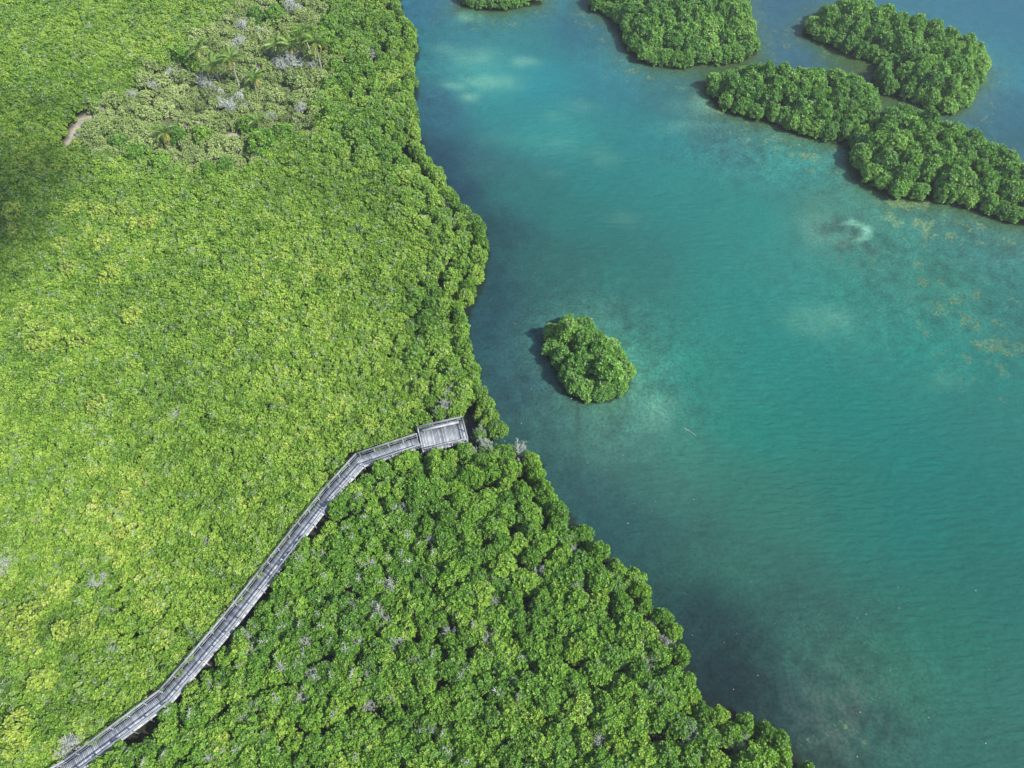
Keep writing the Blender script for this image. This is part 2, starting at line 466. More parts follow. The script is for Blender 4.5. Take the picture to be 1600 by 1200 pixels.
weed = np.maximum(weed, blob(X, Y, 920, 478, 4, 1.2, .2) * .4)
weed = np.maximum(weed, blob(X, Y, 1330, 1130, 7, 6, 0) * .7 * np.clip(.35 + mot, 0, 1) * .6)
weed = np.maximum(weed, blob(X, Y, 1345, 1195, 2.2, 2.2, 0) * .4)
weed = np.maximum(weed, blob(X, Y, 1265, 1175, 3.0, 3.0, 0) * .35)
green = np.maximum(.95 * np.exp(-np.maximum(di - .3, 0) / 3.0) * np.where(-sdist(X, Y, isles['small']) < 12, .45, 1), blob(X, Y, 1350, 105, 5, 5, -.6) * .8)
bed = C * .96
speck = .10 + 1.0 * np.exp(-np.maximum(d, 0) / 9) + 1.2 * np.maximum.reduce([rockfield, blob(X, Y, 1480, 450, 22, 16), blob(X, Y, 1320, 1080, 16, 12), blob(X, Y, 1250, 230, 20, 8), blob(X, Y, 960, 560, 14, 12)])
speck = np.minimum(speck, 1.5)
bed = bed * np.maximum(.25, 1 + (speck * .7 * (n3 - .5) + .3 * speck * (n1 - .5)))[:, None]
def over(base, c, k):
    k = np.clip(k, 0, 1)[:, None]
    return base * (1 - k) + np.array(c) * k
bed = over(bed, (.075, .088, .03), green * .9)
bed = over(bed, (.10, .11, .095), rockfield * np.clip((n3 - .45) * 5, 0, 1) * .8)
bed = over(bed, (.03, .05, .05), rockfield * np.clip((.50 - n1) * 6, 0, 1) * .6)
bed = over(bed, (.33, .53, .40), pale * .8)
land = d < 0
mud = np.stack([.014 + .02 * n3, .016 + .02 * n3, .010 + .010 * n3], 1)
soil = np.stack([.19 + .14 * n3, .175 + .13 * n3, .135 + .10 * n3], 1)
ksand = np.zeros_like(X)
for cx, cy, rx, ry in sandp:
    ksand = np.maximum(ksand, np.exp(-(((X - cx) / rx) ** 2 + ((Y - cy) / ry) ** 2) ** 1.5))
litter = np.clip(hum / 3, 0, 1) * np.clip((n2 - .3) * 3, 0, 1) * .6
gcol = np.where(land[:, None], mud, bed)
gcol = np.where(land[:, None], over(gcol, (.13, .15, .075), litter), gcol)
kk = np.clip(ksand * 1.6, 0, 1)[:, None]
gcol = np.where(land[:, None], gcol * (1 - kk) + soil * 1.15 * kk, gcol)

m_ground, nt, out = mat("ground_and_bed")
a = N(nt, "ShaderNodeAttribute", attribute_name="tint")
geo = N(nt, "ShaderNodeNewGeometry")
nz = N(nt, "ShaderNodeTexNoise"); nz.inputs["Scale"].default_value = 2.6; nz.inputs["Detail"].default_value = 5; nz.inputs["Roughness"].default_value = .7
nt.links.new(geo.outputs["Position"], nz.inputs["Vector"])
g = ramp(nt, [(.3, (.42, .45, .45)), (.5, (1, 1, 1)), (.72, (1.55, 1.5, 1.4))], nz.outputs["Fac"])
bs = N(nt, "ShaderNodeBsdfDiffuse")
mo = N(nt, "ShaderNodeAttribute", attribute_name="mottle")
base = mixc(nt, mo.outputs["Fac"], a.outputs["Color"], g, 'MULTIPLY')
we = N(nt, "ShaderNodeAttribute", attribute_name="weed")
nw = N(nt, "ShaderNodeTexNoise"); nw.inputs["Scale"].default_value = .75; nw.inputs["Detail"].default_value = 6; nw.inputs["Roughness"].default_value = .72
nt.links.new(geo.outputs["Position"], nw.inputs["Vector"])
th = math_(nt, 'ADD', math_(nt, 'SUBTRACT', nw.outputs["Fac"], .72), math_(nt, 'MULTIPLY', we.outputs["Fac"], .40))
wk_ = math_(nt, 'MULTIPLY', math_(nt, 'MAXIMUM', th, 0.0), 9.0)
wk_ = math_(nt, 'MINIMUM', wk_, .55)
wcol = ramp(nt, [(.35, (.11, .13, .055)), (.5, (.24, .24, .09)), (.62, (.42, .41, .22))], nz.outputs["Fac"])
nt.links.new(mixc(nt, wk_, base, wcol), bs.inputs[0])
nt.links.new(bs.outputs[0], out.inputs[0])
ground = obj("ground", mesh_np("ground", np.stack([X, Y, Z], 1), F, m_ground, colr={"tint": gcol, "weed": np.where(land, 0, np.clip(weed, 0, 1)), "mottle": np.where(land, .6, np.clip(.12 + speck * .7, 0, 1))}, smooth=True))
tag(ground, kind="structure")

# water sheet: silt-clouded body over the visible bed, sky mirrored by Fresnel
xs = axis(-60, 135, .75, 3000); ys = axis(-12, 185, .75, 3000)
X, Y, F = grid(xs, ys)
dm, di = water_fields(X, Y)
d = np.minimum(dm, di)
turb = .34 + .24 * (1 - np.exp(-np.maximum(d, 0) / 12))
turb -= .30 * np.exp(-np.maximum(di, 0) / 4)
turb -= .22 * np.maximum.reduce([blob(X, Y, 1400, 380, 20, 12), blob(X, Y, 1330, 1110, 10, 8), blob(X, Y, 780, 110, 12, 8), blob(X, Y, 1540, 500, 16, 18), blob(X, Y, 1240, 240, 18, 8)])
turb = np.maximum(turb, .12)
m_water, nt, out = mat("lagoon_water")
a = N(nt, "ShaderNodeAttribute", attribute_name="tint")
tb = N(nt, "ShaderNodeAttribute", attribute_name="turbidity")
geo = N(nt, "ShaderNodeNewGeometry")
mp = N(nt, "ShaderNodeMapping"); mp.inputs["Scale"].default_value = (.30, 1.1, 1); mp.inputs["Rotation"].default_value = (0, 0, R(8))
nt.links.new(geo.outputs["Position"], mp.inputs["Vector"])
nz = N(nt, "ShaderNodeTexNoise"); nz.inputs["Scale"].default_value = 1.5; nz.inputs["Detail"].default_value = 4; nz.inputs["Roughness"].default_value = .6; nz.inputs["Distortion"].default_value = .4
nt.links.new(mp.outputs[0], nz.inputs["Vector"])
bp = N(nt, "ShaderNodeBump"); bp.inputs["Strength"].default_value = 1.0; bp.inputs["Distance"].default_value = .8
nt.links.new(nz.outputs["Fac"], bp.inputs["Height"])
df = N(nt, "ShaderNodeBsdfDiffuse")
nt.links.new(a.outputs["Color"], df.inputs[0]); nt.links.new(bp.outputs[0], df.inputs["Normal"])
tp = N(nt, "ShaderNodeBsdfTransparent"); tp.inputs[0].default_value = (.80, .97, .95, 1)
mx = N(nt, "ShaderNodeMixShader")
nt.links.new(tb.outputs["Fac"], mx.inputs[0]); nt.links.new(tp.outputs[0], mx.inputs[1]); nt.links.new(df.outputs[0], mx.inputs[2])
gl = N(nt, "ShaderNodeBsdfGlossy"); gl.inputs["Roughness"].default_value = .05
bp2 = N(nt, "ShaderNodeBump"); bp2.inputs["Strength"].default_value = .8; bp2.inputs["Distance"].default_value = .05
nt.links.new(nz.outputs["Fac"], bp2.inputs["Height"])
nt.links.new(bp2.outputs[0], gl.inputs["Normal"])
fr = N(nt, "ShaderNodeFresnel"); fr.inputs["IOR"].default_value = 1.33
nt.links.new(bp2.outputs[0], fr.inputs["Normal"])
mx2 = N(nt, "ShaderNodeMixShader")
nt.links.new(fr.outputs[0], mx2.inputs[0]); nt.links.new(mx.outputs[0], mx2.inputs[1]); nt.links.new(gl.outputs[0], mx2.inputs[2])
nt.links.new(mx2.outputs[0], out.inputs[0])
WATER_GAIN = .42
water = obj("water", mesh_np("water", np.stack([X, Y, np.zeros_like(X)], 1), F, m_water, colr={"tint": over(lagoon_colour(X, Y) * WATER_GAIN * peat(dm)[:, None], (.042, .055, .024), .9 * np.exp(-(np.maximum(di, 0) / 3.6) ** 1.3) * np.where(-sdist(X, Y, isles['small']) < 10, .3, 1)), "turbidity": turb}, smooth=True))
tag(water, kind="structure")

# ------------------------------------------------------------------ foliage
def unit(v):
    return v / (np.linalg.norm(v, axis=-1, keepdims=True) + 1e-9)

def leaves_mesh(name, P, Nn, mats, leaf=(.2, .09), k=6, seed=0, open_=(.25, .9)):
    """k diamond leaves in a rosette at every point P with axis Nn"""
    g = np.random.default_rng(seed)
    n = len(P)
    ref = np.where(np.abs(Nn[:, :1]) < .8, np.array([[1., 0, 0]]), np.array([[0, 1., 0]]))
    A = unit(np.cross(Nn, ref)); B = np.cross(Nn, A)
    th = g.random((n, 1)) * 6.283 + np.arange(k)[None] * 6.283 / k + g.normal(0, .25, (n, k))
    el = g.uniform(open_[0], open_[1], (n, k))
    D = (A[:, None] * np.cos(th)[..., None] + B[:, None] * np.sin(th)[..., None]) * np.cos(el)[..., None] + Nn[:, None] * np.sin(el)[..., None]
    S = unit(np.cross(D, Nn[:, None] + g.normal(0, .25, (n, k, 3))))
    L = leaf[0] * g.uniform(.75, 1.25, (n, k, 1)); W = leaf[1] * g.uniform(.8, 1.2, (n, k, 1))
    b = P[:, None] + D * L * .12
    m = b + D * L * .55
    V = np.stack([b, m + S * W, b + D * L + Nn[:, None] * (-.12 * L), m - S * W], 2).reshape(-1, 3)
    F = np.arange(len(V)).reshape(-1, 4)
    ros = g.random((n, 1))
    tone = np.clip(.62 * ros + .38 * g.random((n, k)), 0, 1)
    tone = np.where(g.random((n, k)) < .006, 1.5, tone)
    return mesh_np(name, V, F, mats, tone=tone.ravel())

def crown_points(Rr, top, base, nl, dens, seed, lump=(.16, .36), flat=.42):
    g = np.random.default_rng(seed)
    L = []
    pa, pb, pc = g.uniform(0, 6.28, 3)
    rim_r = lambda th: Rr * (1 + .17 * math.sin(2 * th + pa) + .13 * math.sin(3 * th + pb) + .08 * math.sin(5 * th + pc))
    for t in range(6000):
        if len(L) >= nl: break
        th = g.random() * 6.283; q = math.sqrt(g.random()); r = rim_r(th) * .86 * q
        lr = Rr * g.uniform(*lump)
        h = base + (top - base) * (1 - (q * .93) ** 2) ** flat - lr * .7 + g.normal(0, .15)
        c = np.array([r * math.cos(th), r * math.sin(th), h])
        if all(np.linalg.norm(c - q_[0]) > .66 * (lr + q_[1]) for q_ in L) or t > 5000:
            L.append((c, lr))
    ns = int(nl * .7)                    # lower skirt
    for i in range(ns):
        th = 6.283 * (i + g.random() * .7) / ns
        lr = Rr * g.uniform(lump[0] * .9, lump[1])
        rr = rim_r(th) * g.uniform(.7, .9)
        L.append((np.array([rr * math.cos(th), rr * math.sin(th), base + g.uniform(-.05, .4) * (top - base)]), lr))
    Ps, Ns = [], []
    for c, lr in L:
        n = int(dens * 4 * math.pi * lr * lr)
        dd = unit(g.normal(0, 1, (n, 3)))
        dd = dd[dd[:, 2] > -.6]
        rad = lr * np.clip(g.normal(1.0, .2, (len(dd), 1)), .5, 1.5)
        p = c + dd * rad * np.array([1, 1, .85])
        keep = np.ones(len(p), bool)
        for c2, l2 in L:
            if c2 is c: continue
            keep &= np.linalg.norm((p - c2) / np.array([1, 1, .85]), axis=1) > l2 * .72
        keep &= p[:, 2] > .12
        Ps.append(p[keep]); Ns.append(unit(dd[keep] + np.array([0, 0, .55]) + g.normal(0, .4, (keep.sum(), 3))))
    return np.concatenate(Ps), np.concatenate(Ns), L

def trunk_mesh(name, L, base, seed, roots=True, m=M_BARK, rad=.09):
    g = np.random.default_rng(seed + 500)
    b = MB()
    fork = np.array([0, 0, base * .75 + .25])
    b.tube([(0, 0, -.35), (g.normal(0, .04), g.normal(0, .04), .3), fork], [rad * 1.1, rad, rad * .85], 6, .4)
    for c, lr in L:
        mid = (fork + c) / 2 + g.normal(0, .12, 3)
        b.tube([fork, mid, c + np.array([0, 0, lr * .3])], [rad * .6, rad * .42, .02], 4, g.uniform(.3, .8))
        for q in range(3):
            e = c + unit(g.normal(0, 1, 3) + np.array([0, 0, .5])) * lr * g.uniform(.8, 1.15)
            b.tube([c, (c + e) / 2 + g.normal(0, .05, 3), e], [.028, .02, .01], 3, g.uniform(.4, 1))
    if roots:
        for i in range(7):
            th = 6.283 * (i + g.random() * .6) / 7
            r = g.uniform(.5, 1.1); dx = np.array([math.cos(th), math.sin(th), 0])
            h = g.uniform(.5, .9)
            b.tube([np.array([0, 0, h]), dx * r * .55 + np.array([0, 0, h * .75]), dx * r * .9 + np.array([0, 0, .1]), dx * r + np.array([0, 0, -.5])], [.04, .035, .03, .03], 4, .3)
    return b.mesh(name, m, True)

def with_twigs(me, L, seed, n):
    """adds a few bare grey twigs that break through the leaves of a crown (second material of the same part)"""
    g = np.random.default_rng(seed)
    b = MB()
    tops = sorted(L, key=lambda q: -q[0][2])[:max(3, n)]
    for i in range(n):
        c, lr = tops[g.integers(len(tops))]
        for q in range(7):
            d = unit(g.normal(0, 1, 3) * [1, 1, .5] + [0, 0, .55])
            e = c + d * lr * g.uniform(1.15, 1.75)
            m = (c + e) / 2 + g.normal(0, .05, 3)
            b.tube([c, m, e], [.03, .026, .012], 3, g.uniform(.4, 1))
            for _ in range(2):
                f = m + unit(d + g.normal(0, .7, 3)) * lr * g.uniform(.5, .9)
                b.tube([m, f], [.022, .01], 3, g.uniform(.4, 1))
    tw = b.mesh("twigs", M_DEAD)
    V0 = np.empty(len(me.vertices) * 3, np.float32); me.vertices.foreach_get("co", V0)
    F0 = np.empty(len(me.loops), np.int32); me.loops.foreach_get("vertex_index", F0)
    T0 = np.empty(len(me.polygons), np.float32); me.attributes["tone"].data.foreach_get("value", T0)
    V1, F1, T1 = np.concatenate(b.V), np.concatenate(b.F), np.concatenate(b.T)
    V0 = V0.reshape(-1, 3); F0 = F0.reshape(-1, 4)
    out = mesh_np("crown", np.concatenate([V0, V1]), np.concatenate([F0, F1 + len(V0)]), [me.materials[0], M_DEAD], tone=np.concatenate([T0, T1]))
    out.polygons.foreach_set("material_index", np.concatenate([np.zeros(len(F0), np.int32), np.ones(len(F1), np.int32)]))
    bpy.data.meshes.remove(tw); bpy.data.meshes.remove(me)
    return out

def make_tree(name, Rr, top, base, nl, dens, seed, lm, leaf=(.2, .085), roots=True, k=6, twigs=0, **kw):
    P, Nn, L = crown_points(Rr, top, base, nl, dens, seed, **kw)
    root = empty(name)
    obj("trunk", trunk_mesh("trunk", L, base, seed, roots), root)
    me = leaves_mesh("crown", P, Nn, lm, leaf, k, seed + 90)
    if twigs: me = with_twigs(me, L, seed + 7, twigs)
    obj("crown", me, root)
    return root

TALL = [make_tree("mangrove_tree", 1.6, 3.3 + .12 * (i % 3), .7, 38 + i % 6, 20, 10 + i, M_TALL, (.24, .085), twigs=(0, 2, 0, 1, 0, 4, 1)[i], lump=(.11, .23), flat=.36) for i in range(7)]
MID = [make_tree("mangrove_tree", 1.25, 2.6 + .1 * (i % 3), .7, 20 + i % 4, 22, 50 + i, M_TALL, (.21, .08), twigs=(0, 2, 0, 4, 1, 0)[i], lump=(.14, .28), flat=.34) for i in range(6)]
NORTH = [make_tree("mangrove_tree", 1.55, 3.1 + .12 * (i % 3), .7, 36 + i % 6, 20, 30 + i, M_SHORE, (.23, .085), twigs=(0, 3, 1, 0, 5)[i], lump=(.11, .24), flat=.36) for i in range(5)]
ISLE = [make_tree("island_mangrove", 1.8, 3.2 + .15 * (i % 3), .45, 38 + i % 6, 20, 40 + i, M_ISLE, (.25, .09), twigs=(0, 0, 1, 0, 2, 0)[i], lump=(.10, .23)) for i in range(6)]
LOW = [make_tree("mangrove_shrub", 1.1, 2.1 + .06 * (i % 3), .9, 13 + i % 3, 24, 70 + i, M_LOW, (.18, .07), roots=False, twigs=(0, 2, 0, 1, 4, 0, 1)[i], flat=.36) for i in range(7)]
PALE = [make_tree("pale_shrub", 1.35, 2.7, .9, 12, 14, 100 + i, M_PALE, (.22, .08), roots=False) for i in range(3)]
OLIVE = [make_tree("olive_shrub", 1.3, 2.2, .4, 12, 24, 120 + i, M_OLIVE, (.15, .065), roots=False) for i in range(4)]

def bare_mesh(seed, size=1.0):
    g = np.random.default_rng(seed)
    b = MB()
    def grow(p, d, L, r, lev):
        q = p + d * L * .5 + g.normal(0, .05, 3) * L
        e = p + d * L + g.normal(0, .06, 3) * L
        b.tube([p, q, e], [r, r * .85, r * .7], 4 if lev < 2 else 3, g.uniform(.3, 1))
        if lev >= 4: return
        for i in range(4 if lev < 3 else 3):
            nd = unit(d * .75 + g.normal(0, .62, 3) + np.array([0, 0, .18]))
            grow(p + (e - p) * g.uniform(.45, 1), nd, L * g.uniform(.55, .8), r * .62, lev + 1)
    for i in range(4):
        th = 6.283 * (i + g.random()) / 4
        grow(np.array([0, 0, .1]), unit(np.array([math.cos(th) * .55, math.sin(th) * .55, 1])), .95 * size, .075 * size, 0)
    return b.mesh("bare_branches", M_DEAD, True)

BARE = [bare_mesh(200 + i) for i in range(5)]

# ---- placing
wd_x = lambda x, y: seg_dist(np.array([x]), np.array([y]), walk, False)[0]
def clear_of_deck(x, y, r):
    return wd_x(x, y) > 1.05 + r and sdist(np.array([x]), np.array([y]), deck_c)[0] < -(.25 + r)

def poisson(cands, rad_fn, fixed=()):
    cell = 2.0; G = {}
    out = []
    def ok(x, y, r):
        ci, cj = int(x // cell), int(y // cell)
        for i in range(ci - 2, ci + 3):
            for j in range(cj - 2, cj + 3):
                for (a, b, q) in G.get((i, j), ()):
                    if (a - x) ** 2 + (b - y) ** 2 < ((r + q) / 2) ** 2: return False
        return True
    for (x, y, r) in fixed:
        G.setdefault((int(x // cell), int(y // cell)), []).append((x, y, r))
    for x, y in cands:
        r = rad_fn(x, y)
        if r and ok(x, y, r):
            G.setdefault((int(x // cell), int(y // cell)), []).append((x, y, r)); out.append((x, y))
    return out

def place(root, first_used, x, y, z, rz, s):
    o = root if id(root) not in first_used else copy_tree(root)
    first_used.add(id(root))
    o.location = (x, y, z); o.rotation_euler = (0, 0, rz); o.scale = s
    return o
used = set()

# islands: trees round the rim first, then the middle; taller towards the middle
ISLE_WORDS = {
 "small": ("the small lone island", "mangroves of the small lone island"),
 "north": ("the island cut by the upper edge", "mangroves of the island at the upper edge"),
 "broad": ("the broad rounded island", "mangroves of the broad rounded island"),
 "long": ("the long oval island", "mangroves of the long oval island"),
 "hooked": ("the hooked island", "mangroves of the hooked island"),
 "near": ("the island above the pale ring", "mangroves of the island above the pale ring"),
}
for name, P in isles.items():
    cx, cy = P.mean(0)
    spots = []
    per = np.concatenate([P, P[:1]])
    seg = np.linalg.norm(np.diff(per, axis=0), axis=1); tot = seg.sum()
    inset = 1.1
    lo, hi = P.min(0), P.max(0)
    cand = np.random.default_rng(len(name) + 3).uniform(lo, hi, (9000, 2))
    sdv = sdist(cand[:, 0], cand[:, 1], P)
    rim = cand[(sdv > inset - .12) & (sdv < inset + .25)]
    core = cand[sdv > inset + .8]
    sp = 1.6
    s1 = poisson(rim, lambda x, y: sp)
    s2 = poisson(core, lambda x, y: 2.25, [(x, y, sp) for x, y in s1])
    pts = [p for p in s1 + s2 if (lambda q: -60 < q[0] < 1660 and -55 < q[1])(px_of(*p, 2.0))]
    dv = sdist(np.array([p[0] for p in pts]), np.array([p[1] for p in pts]), P)
    trees = []
    for (x, y), dd in zip(pts, dv):
        g = np.random.default_rng(int(abs(x * 991 + y * 37)) % 99991)
        rim_t = dd < inset + .5
        sc = g.uniform(.68, .86) if rim_t else g.uniform(.85, 1.15)
        hz = g.uniform(.62, .85) if rim_t else min(1.3, .78 + .13 * dd) * g.uniform(.9, 1.13)
        if name == "small": hz *= 1.08
        o = place(ISLE[g.integers(len(ISLE))], used, x, y, -.15 if rim_t else 0, g.uniform(0, 6.28), (sc, sc, hz))
        trees.append((o, x, y, dd, hz))
    where, grp = ISLE_WORDS[name]
    for o, x, y, dd, hz in trees:
        tag(o, ("low mangrove at the water on the rim of " if dd < inset + .5 else "leafy mangrove in the middle of ") + where, "mangrove", grp + (", rim" if dd < inset + .5 else ", middle"))
    for word, idx in (("leftmost", 0), ("rightmost", 0), ("uppermost", 1), ("lowest placed", 1)):
        key = (lambda t: t[1 + idx]) if word in ("leftmost", "lowest placed") else (lambda t: -t[1 + idx])
        t = min(trees, key=key)
        if "most" in t[0]["label"].split()[0] or name == "north" and word == "uppermost" or "lowest" in t[0]["label"]: continue
        tag(t[0], word + " rim mangrove of " + where, "mangrove", grp)

# main forest ------------------------------------------------------------
walk_side = np.concatenate([walk, deck_c[1:2], [at(790, 680, 2)[:2]]])
south = np.concatenate([[at(-40, 1320, 1)[:2]], walk, [deck_c[1]], [at(790, 680, 2)[:2]], [[60, 20]], [[75, -40]]])   # the thicket between boardwalk and water
g = np.random.default_rng(11)
cand = np.stack([g.uniform(-122, 62, 150000), g.uniform(-12, 182, 150000)], 1)
sd_main = sdist(cand[:, 0], cand[:, 1], main_land)
pxs, pys, dep = px_of(cand[:, 0], cand[:, 1], 2.0)
inview = (pxs > -330) & (pxs < 1700) & (pys > -160) & (pys < 1420)
cand, sd_main = cand[inview & (sd_main > .8)], sd_main[inview & (sd_main > .8)]
hm = sdist(cand[:, 0], cand[:, 1], hummock)
is_south = inside(cand[:, 0], cand[:, 1], south)
north_c = at(640, -40, 2)[:2]; pxc, pyc, _ = px_of(cand[:, 0], cand[:, 1], 2.0)
shoreband = (sd_main < 6.5 + 3 * vnoise(cand[:, 0], cand[:, 1], 8, 55)) | ((pxc > 515) & (pyc < 260))
rim = (sd_main > 1.15) & (sd_main < 1.5)
tall_zone = (is_south | shoreband) & (hm < 0)
edge_n = 6 * (vnoise(cand[:, 0], cand[:, 1], 5, 71) - .42)
low_zone = ~tall_zone & (hm < edge_n)

NOTCH = [(768, 648), (750, 640), (776, 664), (757, 657), (772, 712), (790, 703), (752, 716), (740, 722), (757, 728), (768, 735)]
notch = [tuple(at(px, py, 2.6)[:2]) for px, py in NOTCH]
rim_spots = notch + [p for p in poisson(cand[rim & (hm < 0)], lambda x, y: 1.45, [(x, y, 1.6) for x, y in notch]) if clear_of_deck(*p, .8)]
tall_c = cand[tall_zone & (sd_main > 2.0)]
def inner(x, y):
    X_, Y_ = np.array([x]), np.array([y])
    return inside(X_, Y_, south)[0] and sdist(X_, Y_, main_land)[0] > 9 + 12 * vnoise(X_, Y_, 9, 66)[0]
def deck_gap(P):
    return np.minimum(seg_dist(P[:, 0], P[:, 1], walk, False) - 1.05, -sdist(P[:, 0], P[:, 1], deck_c) - .25)
inn_ = inside(tall_c[:, 0], tall_c[:, 1], south) & (sdist(tall_c[:, 0], tall_c[:, 1], main_land) > 9 + 12 * vnoise(tall_c[:, 0], tall_c[:, 1], 9, 66))
tall_r = {(a, b): (1.42 if i else 1.8) if gq > .6 else 0 for (a, b), i, gq in zip(tall_c, inn_, deck_gap(tall_c))}
tall_spots = [p for p in poisson(tall_c, lambda x, y: tall_r[(x, y)], [(x, y, 1.7) for x, y in rim_spots])]
tall_all = rim_spots + tall_spots
low_c = cand[low_zone & (sd_main > 2.0)]
def on_sand(x, y, m=.35):
    return any(((x - a) / (rx + m)) ** 2 + ((y - b) / (ry + m)) ** 2 < 1 for a, b, rx, ry in sandp)
low_c = np.array([c for c in low_c if not on_sand(*c, .7)])
low_r = {(a, b): 1.15 if gq > .88 else 0 for (a, b), gq in zip(low_c, deck_gap(low_c))}
low_spots = poisson(low_c, lambda x, y: low_r[(x, y)], [(x, y, 1.8) for x, y in tall_all])

def ptype(x, y):
    px, py, dep = px_of(x, y, 2.5)
    return px, py, dep
deck_mid = deck_c.mean(0)
rows = []
for i, (x, y) in enumerate(tall_all):
    px, py, dep = ptype(x, y)
    rows.append((x, y, px, py, dep, i < len(rim_spots)))
vis = [r for r in rows if -25 < r[2] < 1625 and -20 < r[3] < 1225]
vis.sort(key=lambda r: r[4])
by_deck = sorted(vis, key=lambda r: math.hypot(r[0] - deck_c[1][0], r[1] - deck_c[1][1]))[:24]
keep_ = set((r[0], r[1]) for r in by_deck)
things = by_deck + [r for r in vis if (r[0], r[1]) not in keep_][:296 - 24]
thing_set = set((r[0], r[1]) for r in things)
rest_tall = [r for r in rows if (r[0], r[1]) not in thing_set]
tree_objs = []
for x, y, px, py, dep, isrim in things:
    g = np.random.default_rng(int(abs(x * 991 + y * 37)) % 99991)
    sth = inside(np.array([x]), np.array([y]), south)[0]
    sc = (g.uniform(.62, .82) if isrim else g.uniform(.78, 1.12)) * (1.0 if sth else .92)
    hz = g.uniform(.78, .95) if isrim else g.uniform(.9, 1.13)
    wdist = wd_x(x, y)
    if wdist < 3.0: hz *= .72; sc *= .74
    elif math.hypot(x - deck_mid[0], y - deck_mid[1]) < 6: hz *= .8; sc *= .74
    mid = inner(x, y)
    fam = MID if mid else TALL if sth else NORTH
    if mid and wdist < 3.0: hz /= .85; sc /= .8
    o = place(fam[g.integers(len(fam))], used, x, y, .05, g.uniform(0, 6.28), (sc, sc, hz))
    sd = sdist(np.array([x]), np.array([y]), main_land)[0]
    if sth and isrim: w, gr = "mangrove overhanging the lagoon on the shore of the thicket below the deck", "mangroves on the shore below the deck"
    elif sth and wdist < 3.2: w, gr = "low mangrove crowding the water side of the grey boardwalk", "mangroves along the water side of the boardwalk"
    elif sth and sd < 6: w, gr = "leafy mangrove just behind the shore trees of the thicket below the deck", "mangroves behind the shore trees below the deck"
    elif sth: w, gr = "dark green mangrove inside the thicket between boardwalk and shore trees", "mangroves inside the thicket below the boardwalk"
    elif isrim: w, gr = "mangrove overhanging the channel on the shore above the wooden deck", "mangroves on the shore above the deck"
    else: w, gr = "bright green mangrove in the shore belt above the wooden deck", "mangroves of the shore belt above the deck"
    tag(o, w, "mangrove", gr)
    tree_objs.append((o, x, y, px, py, sth, isrim))
# single out the trees one can point to
nd = sorted(tree_objs, key=lambda t: math.hypot(t[1] - deck_c[1][0], t[2] - deck_c[1][1]))
nm = ["mangrove crown closest to the outer corner of the wooden deck"]
for t, w in zip(nd, nm): tag(t[0], w)
ords = ["first", "second", "third", "fourth", "fifth", "sixth", "seventh", "eighth", "ninth", "tenth", "eleventh", "twelfth"]
a_rim = sorted([t for t in tree_objs if t[6] and not t[5] and t[0]["label"] not in nm], key=lambda t: -t[4])
b_rim = sorted([t for t in tree_objs if t[6] and t[5] and t[0]["label"] not in nm], key=lambda t: t[4])
for w, t in zip(ords, a_rim): tag(t[0], w + " shore mangrove counting up the channel edge from the wooden deck")
for w, t in zip(ords, b_rim): tag(t[0], w + " shore mangrove counting down the water edge from the wooden deck")

# low shrubs: those along the boardwalk are things, the rest is one canopy
low_rows = []
for x, y in low_spots:
    px, py, dep = ptype(x, y)
    low_rows.append((x, y, px, py, dep, wd_x(x, y)))
beside = sorted([r for r in low_rows if -10 < r[2] < 1600 and r[3] < 1210 and r[5] < 3.0 and not inside(np.array([r[0]]), np.array([r[1]]), south)[0]], key=lambda r: r[5])[:80]
bset = set((r[0], r[1]) for r in beside)
bs_sorted = sorted(beside, key=lambda r: -r[3])
for i, (x, y, px, py, dep, w) in enumerate(bs_sorted):
    g = np.random.default_rng(int(abs(x * 991 + y * 37)) % 99991)
    sc = g.uniform(.85, 1.15)
    o = place(LOW[i % len(LOW)], used, x, y, .1, g.uniform(0, 6.28), (sc, sc, g.uniform(.85, 1.05)))
    tag(o, "yellow-green mangrove shrub growing along the inland side of the grey boardwalk", "shrub", "mangrove shrubs along the boardwalk")
tag(LOW[0] if False else o, "topmost mangrove shrub of the row along the inland side of the boardwalk")
rest_low = [r for r in low_rows if (r[0], r[1]) not in bset]

